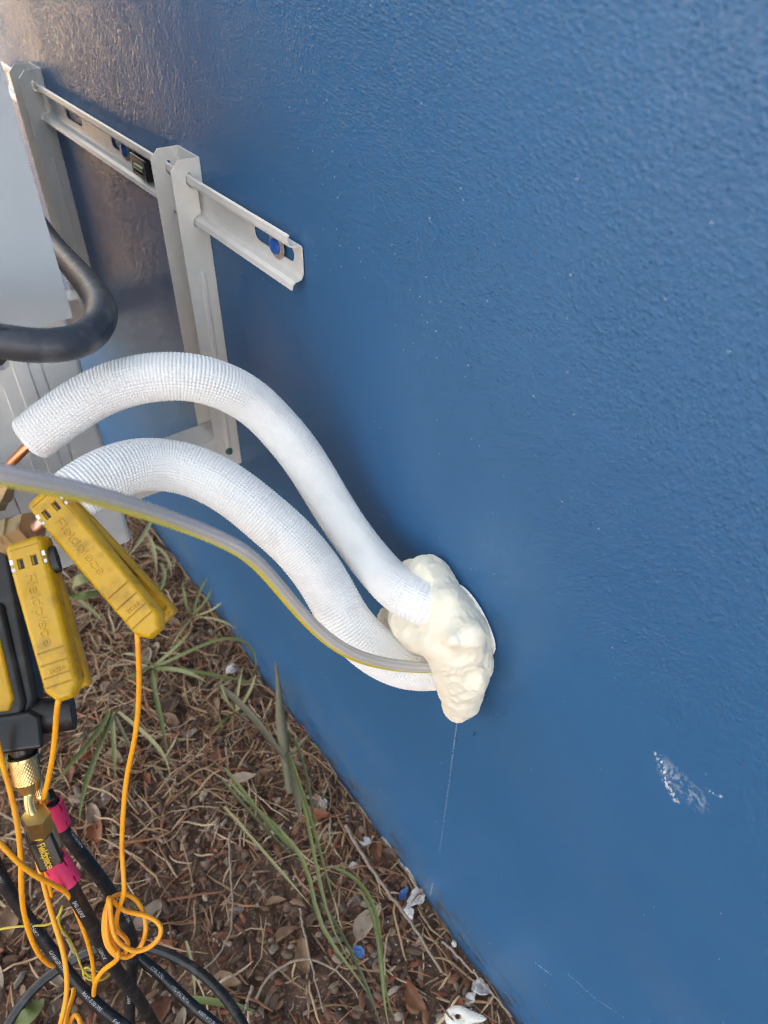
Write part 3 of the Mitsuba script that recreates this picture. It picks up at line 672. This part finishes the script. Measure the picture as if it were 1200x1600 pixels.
h4 = thing('service_hose', 'black printed hose crossing from the left edge down to the bottom middle', 'hose', 'black refrigerant service hoses')
hose_body(h4, [P(-60, 1240, z=.60), P(-25, 1310, z=.62), P(6, 1378, z=.645), P(33, 1421, z=.66), P(67, 1467, z=.675), P(108, 1522, z=.69), P(150, 1568, z=.70), P(192, 1602, z=.71), P(250, 1650, z=.72)],
          [('REFRIGERANT', .20, .003, .3), ('Fieldpiece', .42, .0032, .2), ('CHARGING HOSE', .54, .003, .2), ('MAX 800 PSI', .70, .003, .2), ('Fieldpiece', .82, .0032, .2)])
h5 = thing('service_hose', 'black printed hose leaving the knot toward the bottom right', 'hose', 'black refrigerant service hoses')
hose_body(h5, [P(165, 1392, z=.74), P(186, 1440, z=.75), P(214, 1492, z=.76), P(240, 1514, z=.765), P(272, 1544, z=.77), P(304, 1574, z=.775), P(340, 1604, z=.78), P(390, 1650, z=.79)],
          [('CSA 120', .40, .003, .0), ('800 PSI MAX', .52, .003, 0), ('4000 PSI BURST', .68, .003, 0)])
tw = numbered('yellow_twine')
a_ = [P(-10, 1455, z=.66), P(25, 1448, z=.66), P(60, 1446, z=.665), P(86, 1438, z=.67), P(98, 1416, z=.675), P(92, 1432, z=.68), P(106, 1465, z=.70), P(122, 1495, z=.73), P(128, 1512, z=.76), P(140, 1525, z=.77), P(150, 1528, z=.775), P(138, 1512, z=.77), P(130, 1522, z=.775), P(146, 1532, z=.78), P(165, 1528, z=.79), P(172, 1520, z=.80)]
scene[tw] = mikit.ply(tube(curve(a_, step=.002), .0011, 8), 'mat_twine', smooth=True); tag(tw, 'thin yellow twine tangled between the hoses', 'twine')

# ---------------------------------------------------------------- litter on the ground
def gz_at(x, y):
    return ground_h(np.atleast_1d(float(x)), np.atleast_1d(float(y)))[0]


_gx, _gy = np.linspace(-1.05, .05, 300), np.linspace(-.25, 1.8, 520)
_gh = ground_h(*np.meshgrid(_gx, _gy, indexing='ij'))


def soil_z(x, y):
    """The ground's height, looked up on a grid."""
    a = np.clip((x - _gx[0]) / (_gx[1] - _gx[0]), 0, len(_gx) - 1.001); b = np.clip((y - _gy[0]) / (_gy[1] - _gy[0]), 0, len(_gy) - 1.001)
    i, j = a.astype(int), b.astype(int); a, b = a - i, b - j
    return (_gh[i, j] * (1 - a) + _gh[i + 1, j] * a) * (1 - b) + (_gh[i, j + 1] * (1 - a) + _gh[i + 1, j + 1] * a) * b


def ribbons(n, xr, yr, len_r, wid_r, cols, lift, seed, weight=None, wav=.35):
    r = np.random.default_rng(seed); Vs, Fs, Cs = [], [], []; at = 0
    while len(Vs) < n:
        x, y = r.uniform(*xr), r.uniform(*yr)
        if weight is not None and r.random() > weight(x, y): continue
        L = r.uniform(*len_r); w = r.uniform(*wid_r); ang = r.uniform(0, 2 * np.pi); k = 6
        da = np.cumsum(r.normal(0, wav, k)) + ang
        dx, dy = np.cumsum(np.cos(da)) * L / k, np.cumsum(np.sin(da)) * L / k
        px, py = x + dx, y + dy
        px = np.minimum(px, -.002 - w)
        tilt = np.abs(np.linspace(r.uniform(-.3, .5), r.uniform(-.3, .5), k)) * r.uniform(0, 1) * L * .28
        pz = soil_z(px, py) + r.uniform(*lift) + tilt
        t = np.stack([np.cos(da), np.sin(da)], 1); nn = np.c_[-t[:, 1], t[:, 0]]
        prof = w * np.array([.4, .9, 1, 1, .8, .25]) / 2
        c = np.c_[px, py, pz]
        l_ = c - np.c_[nn * prof[:, None], np.zeros(k)]; rr = c + np.c_[nn * prof[:, None], np.zeros(k)]; top = c + np.c_[np.zeros((k, 2)), prof * .9]
        v = np.stack([l_, top, rr], 1).reshape(-1, 3)
        f = []
        for q in range(k - 1):
            o = q * 3
            f += [(o, o + 3, o + 4), (o, o + 4, o + 1), (o + 1, o + 4, o + 5), (o + 1, o + 5, o + 2)]
        col = np.array(cols[r.integers(len(cols))]) * r.uniform(.6, 1.25)
        Vs.append(v); Fs.append(np.array(f) + at); Cs.append(np.tile(np.clip(col, 0, .9), (len(v), 1))); at += len(v)
    return (np.vstack(Vs), np.vstack(Fs)), np.vstack(Cs)


STRAW = [(.38, .24, .13), (.46, .31, .18), (.30, .17, .095), (.22, .125, .08), (.54, .40, .26), (.34, .15, .08)]
dens = lambda x, y: np.clip(.05 + .95 * (1 / (1 + math.exp(-(y - .52 + .25 * x) * 9))) + .55 * math.exp(-((x + .02) / .05) ** 2), 0, 1)
m, c = ribbons(7500, (-.85, -.004), (-.05, 1.55), (.015, .10), (.0008, .0034), STRAW, (.0, .016), 3, dens, .17)
scene['dry_straw'] = mikit.ply(m, 'mat_vc', smooth=True, color=c); tag('dry_straw', 'dry straw and pine needle litter covering the soil', 'straw', kind='stuff')
DARK = [(.12, .06, .04), (.18, .095, .058), (.08, .045, .033), (.23, .125, .08), (.32, .24, .18), (.20, .075, .04)]
m, c = ribbons(10000, (-.80, -.003), (-.05, 1.5), (.004, .022), (.0015, .008), DARK, (.0, .007), 4, None, .4)
scene['bark_crumbs'] = mikit.ply(m, 'mat_vc', smooth=True, color=c); tag('bark_crumbs', 'brown bark crumbs and broken leaf bits over the soil', 'mulch', kind='stuff')
FRAG = [(.13, .075, .05), (.20, .125, .08), (.09, .055, .04), (.24, .165, .115), (.19, .09, .05), (.30, .24, .19)]
m, c = ribbons(1900, (-.75, -.004), (-.02, 1.4), (.010, .028), (.004, .011), FRAG, (.002, .011), 9, None, .25)
scene['leaf_fragments'] = mikit.ply(m, 'mat_vc', smooth=True, color=c); tag('leaf_fragments', 'broken brown leaf fragments mixed into the litter', 'leaf litter', kind='stuff')
PALE = [(.55, .52, .48), (.40, .37, .33), (.65, .63, .60)]
m, c = ribbons(500, (-.70, -.003), (-.02, 1.3), (.002, .006), (.0015, .004), PALE, (.002, .006), 5, lambda x, y: .25 + .75 * math.exp(-((x + .03) / .06) ** 2), .5)
scene['pale_grit'] = mikit.ply(m, 'mat_vc', smooth=True, color=c); tag('pale_grit', 'pale grit and flecks of old paint in the soil', 'grit', kind='stuff')


def leaf_mesh(seed, L=1.0, W_=.42, curl=.35):
    r = np.random.default_rng(seed); nu, nv = 9, 5
    u = np.linspace(0, 1, nu); w = W_ * np.sin(np.pi * u ** .85) ** .8 + .01
    tw_, cu, be = r.uniform(-.5, .5), r.uniform(.2, 1) * curl, r.uniform(-.5, .5)
    V = []
    for i, a in enumerate(u):
        for s in np.linspace(-1, 1, nv):
            V.append([(a - .5) * L, s * w[i] / 2 + .05 * math.sin(a * 5), curl * (abs(s) ** 1.6) * w[i] * .8 * (1 + cu) + be * .3 * (a - .5) ** 2 + tw_ * s * w[i] * (a - .5) + .02 * r.normal()])
    F = []
    for i in range(nu - 1):
        for j in range(nv - 1):
            o = i * nv + j; F += [(o, o + nv, o + nv + 1), (o, o + nv + 1, o + 1)]
    return trimesh.Trimesh(V, F, process=False)


leaf_ply = [[mikit.ply(leaf_mesh(s), LEAF[b], smooth=True) for s in (1, 2, 3)] for b in range(5)]


def leaf(px, py, size, b, label, group=None, ang=None, name='dead_leaf', lift=.010, pos=None, ply=None, tilt=None):
    p = P(px, py, Z=0.0) if pos is None else pos
    p = np.array([min(p[0], -.006), p[1], gz_at(p[0], p[1]) + lift])
    k = numbered(name)
    t_ = tilt or (rng.uniform(-25, 25), rng.uniform(-25, 25))
    scene[k] = {**(ply or leaf_ply[b][int(rng.integers(3))]), 'to_world': T().translate(p.tolist()).rotate([0, 0, 1], float(rng.uniform(0, 360) if ang is None else ang)).rotate([1, 0, 0], t_[0]).rotate([0, 1, 0], t_[1]).scale(float(size))}
    tag(k, label, 'leaf' if 'leaf' in name else 'paint chip' if 'chip' in name else 'shell', group)


leaf(150, 1300, .050, 4, 'rusty brown dead leaf between the right orange cable and the hoses')
leaf(590, 1330, .038, 0, 'brown oval dead leaf close to the wall at mid height of its base', ang=60)
leaf(648, 1552, .045, 0, 'reddish brown dead leaf near the bottom right of the soil', ang=100)
leaf(575, 1440, .055, 3, 'pale tan dead leaf left of the white paint chips', ang=20)
leaf(500, 1262, .045, 3, 'whitish curled dead leaf beside the dark weed', ang=80)
leaf(20, 1425, .060, 1, 'tan dead leaf at the left edge behind the hoses', ang=60)
leaf(245, 1582, .045, 0, 'brown dead leaf at the bottom edge between two hoses', ang=30)
leaf(280, 1592, .030, 3, 'small grey dead leaf at the bottom edge right of the brown one')
leaf(255, 1425, .04, 2, 'dark dead leaf on the soil just right of the knot')
leaf(225, 1030, .05, 3, 'pale dry leaf scrap under the tilted clamp')
leaf(320, 1590, .03, 1, 'small tan leaf at the bottom edge near the rightmost hose')
r2 = np.random.default_rng(21)
COLS = ('rusty brown', 'tan', 'dark brown', 'pale tan', 'orange brown')
MARKS = (((200, 850), 'in the straw under the unit corner'), ((150, 960), 'in the straw below the two clamps'), ((320, 960), 'in the straw between the tilted clamp and the wall'), ((230, 1150), 'by the grass tuft below the tilted clamp'), ((120, 1200), 'by the grass tuft behind the brass coupling'),
         ((400, 1120), 'beside the dark weed'), ((280, 1280), 'on the soil right of the long orange cable'), ((420, 1300), 'among the long thin grass'), ((540, 1280), 'along the wall below the dark weed'), ((300, 1430), 'on bare soil right of the knot'), ((460, 1480), 'on bare soil in the bottom middle'),
         ((590, 1450), 'near the white paint chips'), ((700, 1520), 'by the lower wall base'), ((640, 1580), 'at the bottom edge near the shell'), ((30, 1330), 'behind the hoses at the left edge'), ((60, 1530), 'under the hoses at the bottom left'), ((300, 1570), 'beside the rightmost hose'))


def seen_at(p):
    q = np.asarray(p) - O; return 600 + FOC * (q @ RIGHT) / (q @ FWD), 800 + FOC * (q @ DOWN) / (q @ FWD)


for k in range(150):
    x, y = -r2.uniform(.005, .62), r2.uniform(.0, 1.35); b = int(r2.integers(5)); a = seen_at([x, y, 0])
    w_ = min(MARKS, key=lambda q: math.dist(q[0], a))[1]
    leaf(0, 0, r2.uniform(.020, .050), b, f'{COLS[b]} curled dead leaf {w_}', f'{COLS[b]} dead leaves {w_}', pos=np.array([x, y, 0]), lift=float(r2.uniform(.006, .014)))
def chip_mesh(seed):
    r = np.random.default_rng(seed); n = 22; a = np.linspace(0, 2 * np.pi, n, endpoint=False)
    rad = .42 * (1 + .45 * (meshkit.fbm(np.c_[np.cos(a) * 1.6, np.sin(a) * 1.6, a * 0] + seed * 7, 3, seed) - .5) * 2); V = [[0, 0, 0]]
    for k in (.45, .8, 1.0):
        V += [[math.cos(t) * q * k, math.sin(t) * q * k * .62, 0] for t, q in zip(a, rad)]
    V = np.array(V); c = r.uniform(-1.2, 1.2, 3); V[:, 2] = c[0] * V[:, 0] ** 2 + c[1] * V[:, 1] ** 2 + c[2] * V[:, 0] * V[:, 1] + .12 * (meshkit.fbm(V * 5 + seed, 2, 3) - .5)
    F = [(0, 1 + q, 1 + (q + 1) % n) for q in range(n)]
    for k in (0, 1):
        for q in range(n):
            A, B = 1 + k * n + q, 1 + k * n + (q + 1) % n; F += [(A, A + n, B + n), (A, B + n, B)]
    W_ = V - [0, 0, .05]; m = len(V); F = F + [(a_ + m, c_ + m, b_ + m) for a_, b_, c_ in F]
    for q in range(n):
        A, B = 1 + 2 * n + q, 1 + 2 * n + (q + 1) % n; F += [(A, A + m, B + m), (A, B + m, B)]
    return trimesh.Trimesh(np.vstack([V, W_]), F, process=False)


CH = [mikit.ply(chip_mesh(s), b, smooth=False) for s, b in ((1, 'mat_chip_white'), (2, 'mat_chip_white'), (3, 'mat_chip_white'), (4, 'mat_chip_blue'), (5, 'mat_chip_blue'))]
for (px, py, s, i, lab) in ((652, 1398, .034, 0, 'larger white paint chip at the foot of the wall'), (638, 1424, .026, 1, 'white paint chip just below the larger one'), (716, 1462, .012, 2, 'tiny white paint chip touching the wall base'), (570, 1312, .022, 1, 'white paint chip beside the oval brown leaf'),
                          (552, 1352, .016, 2, 'small white paint chip left of the oval brown leaf'), (630, 1396, .022, 3, 'blue paint chip next to the white chips'), (562, 1486, .020, 4, 'blue paint chip in the grass near the tan leaf'), (752, 1540, .034, 0, 'long white chip near the lower right wall base'),
                          (735, 1556, .022, 1, 'white chip left of the long white one'), (365, 1040, .034, 2, 'whitish chip by the wall under the curled grass blade'), (505, 1255, .02, 0, 'white chip lying on the whitish leaf')):
    leaf(px, py, s, 0, lab, name='paint_chip', ply=CH[i], lift=.012)
sh = [(a, r) for a, r in zip(np.linspace(0, 2 * np.pi, 25)[:-1], np.ones(24))]
sv = []
for rr, h in ((.12, .30), (.30, .42), (.5, .30), (.55, 0)):
    for a, _ in sh: sv.append([math.cos(a) * rr * (1 + .9 * (rr / .5) ** 2 * max(0, math.cos(a)) ** 6), math.sin(a) * rr * .75, h * .5])
sf = []
for i in range(3):
    for j in range(24):
        A, B = i * 24 + j, i * 24 + (j + 1) % 24; sf += [(A, A + 24, B + 24), (A, B + 24, B)]
leaf(716, 1588, .030, 0, 'white pointed shell with a hole near the bottom of the wall base', name='shell', ply=mikit.ply(trimesh.Trimesh(sv, sf, process=False), 'mat_shell', smooth=True), ang=-40, tilt=(5, -8))


def blade_mesh(ctrl, w):
    pts = curve(ctrl, n=14); t, _, _ = frames(pts)
    vd = unit(O - pts.mean(0)) * .35 + np.array([0, 0, .8]); side = np.cross(t, vd); side /= np.linalg.norm(side, axis=1, keepdims=True)
    s = np.linspace(0, 1, len(pts)); ww = w / 2 * np.minimum(1, (1 - s) * 3.2 + .03) * (.7 + .3 * np.minimum(1, s * 5))
    up_ = np.cross(side, t); up_ *= np.sign(up_[:, 2:3] + 1e-9)
    V = np.stack([pts - side * ww[:, None], pts - up_ * ww[:, None] * .35, pts + side * ww[:, None]], 1).reshape(-1, 3)
    F = []
    for q in range(len(pts) - 1):
        o = q * 3; F += [(o, o + 3, o + 4), (o, o + 4, o + 1), (o + 1, o + 4, o + 5), (o + 1, o + 5, o + 2)]
    return trimesh.Trimesh(V, F, process=False)


def tuft(label, blades, name='grass_tuft', cat_='grass'):
    k = thing(name, label, cat_)
    for pxs, w, mi_, hs in blades:
        ctrl = [P(x, y, Z=h) for (x, y), h in zip(pxs, hs)]
        obj('blade', blade_mesh(ctrl, w), GRASS[mi_], k, smooth=True)


tuft('green grass tuft below the tilted clamp with a blade curling to the wall', [
    ([(240, 1040), (270, 1015), (300, 985)], .006, 1, (.01, .04, .06)), ([(240, 1040), (290, 1020), (350, 998), (385, 1005), (400, 1030), (392, 1055)], .006, 0, (.01, .05, .07, .07, .05, .03)),
    ([(242, 1045), (290, 1050), (325, 1068)], .007, 1, (.01, .04, .05)), ([(240, 1042), (310, 1050), (360, 1060), (412, 1068)], .006, 0, (.01, .03, .03, .02)), ([(238, 1045), (244, 1090), (255, 1140), (262, 1180)], .007, 0, (.01, .04, .04, .03)),
    ([(235, 1040), (215, 1052), (195, 1058)], .007, 1, (.01, .03, .03)), ([(240, 1040), (215, 1025), (190, 1022)], .005, 3, (.01, .03, .02))])
tuft('green grass tuft behind the brass coupling', [
    ([(170, 1110), (140, 1160), (105, 1200), (80, 1230)], .008, 0, (.01, .05, .06, .05)), ([(176, 1112), (150, 1180), (130, 1240), (124, 1290)], .008, 0, (.01, .05, .06, .04)), ([(175, 1118), (178, 1170), (180, 1215)], .007, 1, (.01, .04, .04)),
    ([(180, 1118), (200, 1160), (222, 1200)], .005, 2, (.01, .03, .03)), ([(185, 1112), (230, 1150), (260, 1190), (266, 1220)], .006, 3, (.01, .03, .04, .03)), ([(160, 1130), (130, 1150), (100, 1165)], .005, 2, (.01, .03, .02))])
tuft('broad green leaf tuft beneath the clamps', [([(110, 925), (125, 905), (150, 905)], .022, 1, (.06, .10, .09)), ([(108, 930), (135, 930), (160, 920)], .016, 0, (.06, .08, .07)), ([(120, 935), (150, 960), (165, 975)], .006, 3, (.04, .03, .02))])
tuft('long thin grass leaning right along the soil in the middle', [
    ([(350, 1200), (400, 1262), (450, 1320), (490, 1350)], .005, 0, (.02, .05, .05, .02)), ([(362, 1225), (430, 1290), (480, 1360), (500, 1440), (560, 1530), (590, 1590)], .005, 1, (.02, .05, .06, .06, .03, .01)),
    ([(440, 1150), (470, 1230), (500, 1330), (530, 1440)], .004, 0, (.02, .06, .07, .05)), ([(440, 1160), (475, 1260), (500, 1380), (520, 1450), (560, 1520)], .0045, 1, (.02, .06, .06, .05, .02)), ([(430, 1130), (470, 1180), (490, 1280), (495, 1340)], .004, 2, (.03, .06, .06, .03)),
    ([(520, 1355), (570, 1390), (590, 1440), (598, 1520), (622, 1600)], .005, 0, (.02, .04, .04, .03, .01)), ([(500, 1410), (550, 1490), (580, 1560), (600, 1620)], .004, 2, (.02, .04, .03, .01)), ([(345, 1215), (420, 1300), (470, 1350)], .004, 2, (.01, .04, .03)),
    ([(560, 1390), (590, 1470), (600, 1560), (610, 1610)], .004, 1, (.01, .04, .04, .02)), ([(350, 1260), (420, 1340), (490, 1420)], .004, 3, (.01, .03, .02))])
tuft('pale dry grass tuft at the wall base behind the drain hose', [([(225, 830), (240, 860), (245, 900)], .008, 3, (.01, .04, .03)), ([(235, 815), (215, 850), (200, 870)], .009, 3, (.01, .04, .03)), ([(250, 880), (255, 910), (245, 935)], .007, 1, (.01, .04, .02)), ([(230, 850), (260, 870), (268, 905)], .006, 3, (.01, .03, .02))])
tuft('green grass blades lying under the rightmost hose at the bottom', [([(295, 1560), (350, 1568), (400, 1580)], .008, 0, (.01, .015, .01)), ([(290, 1470), (300, 1510), (305, 1560)], .004, 3, (.01, .02, .01)), ([(60, 1560), (45, 1585), (20, 1598)], .018, 0, (.02, .03, .02)), ([(205, 1525), (210, 1560), (198, 1580)], .008, 2, (.01, .02, .01))])
tuft('thin mixed green and dry grass at the wall base above the curled blade', [([(300, 960), (320, 940), (332, 915)], .005, 0, (.01, .04, .07)), ([(305, 962), (335, 950), (352, 935)], .004, 3, (.01, .04, .06)), ([(300, 965), (290, 940), (285, 905)], .005, 1, (.01, .05, .08)),
    ([(310, 965), (345, 970), (372, 985)], .004, 3, (.01, .03, .03)), ([(298, 968), (280, 990), (268, 1010)], .005, 3, (.01, .03, .02)), ([(302, 962), (312, 925), (330, 895)], .004, 0, (.01, .05, .09))])
tuft('dry tan grass clump left of the dark weed', [([(370, 1110), (390, 1080), (400, 1050)], .005, 3, (.01, .04, .06)), ([(368, 1112), (350, 1085), (345, 1060)], .004, 3, (.01, .04, .05)), ([(372, 1115), (395, 1120), (415, 1130)], .005, 2, (.01, .03, .03)), ([(366, 1115), (345, 1130), (330, 1150)], .005, 0, (.01, .03, .02)), ([(370, 1112), (372, 1080), (380, 1040)], .004, 3, (.01, .05, .07))])
tuft('bright green leaf beside the gauge at the left edge', [([(-10, 1215), (10, 1190), (22, 1170)], .016, 0, (.05, .08, .08))])
wd = thing('dry_weed', 'dark pointed weed standing against the wall with drooping blades', 'weed')
sp_ = curve([P(455, 1240, Z=.0), P(446, 1180, Z=.03), P(438, 1120, Z=.07), P(435, 1075, Z=.10), P(430, 1035, Z=.13)], n=24)
obj('stalk', tube(sp_, np.r_[np.linspace(.0070, .0085, 12), np.linspace(.0080, .0012, 12)], 10), 'mat_weed', wd, smooth=True)
for pxs, w, hs in (([(340, 1070), (390, 1115), (430, 1165), (455, 1200)], .010, (.04, .05, .05, .02)), ([(450, 1175), (462, 1230), (470, 1290)], .009, (.04, .04, .02)), ([(445, 1190), (470, 1160), (482, 1148)], .006, (.03, .05, .06))):
    obj('blade', blade_mesh([P(x, y, Z=h) for (x, y), h in zip(pxs, hs)], w), 'mat_weed', wd, smooth=True)
for lab, pts, r in (('long grey twig lying along the wall base from the weed downwards', [(540, 1290), (590, 1370), (640, 1440), (690, 1520)], .0028), ('thin bent tan twig on bare soil right of the hoses', [(360, 1300), (362, 1380), (358, 1460), (312, 1516)], .0016),
                    ('reddish straight twig on bare soil in the middle bottom', [(468, 1420), (485, 1500), (505, 1580)], .0016), ('curved pale stem on the soil near the bottom middle', [(400, 1560), (440, 1510), (490, 1500), (560, 1560)], .0018),
                    ('straight tan straw stem beside the lower wall base', [(690, 1470), (740, 1520), (800, 1590)], .0017), ('short tan stick by the rightmost hose at the bottom', [(395, 1540), (385, 1570), (378, 1590)], .0022)):
    k = numbered('twig'); scene[k] = mikit.ply(tube(curve([P(x, y, Z=.012) for x, y in pts], n=24) + rng.normal(0, .0006, (24, 3)), np.linspace(r, r * .6, 24), 7), 'mat_twig', smooth=True); tag(k, lab, 'twig')
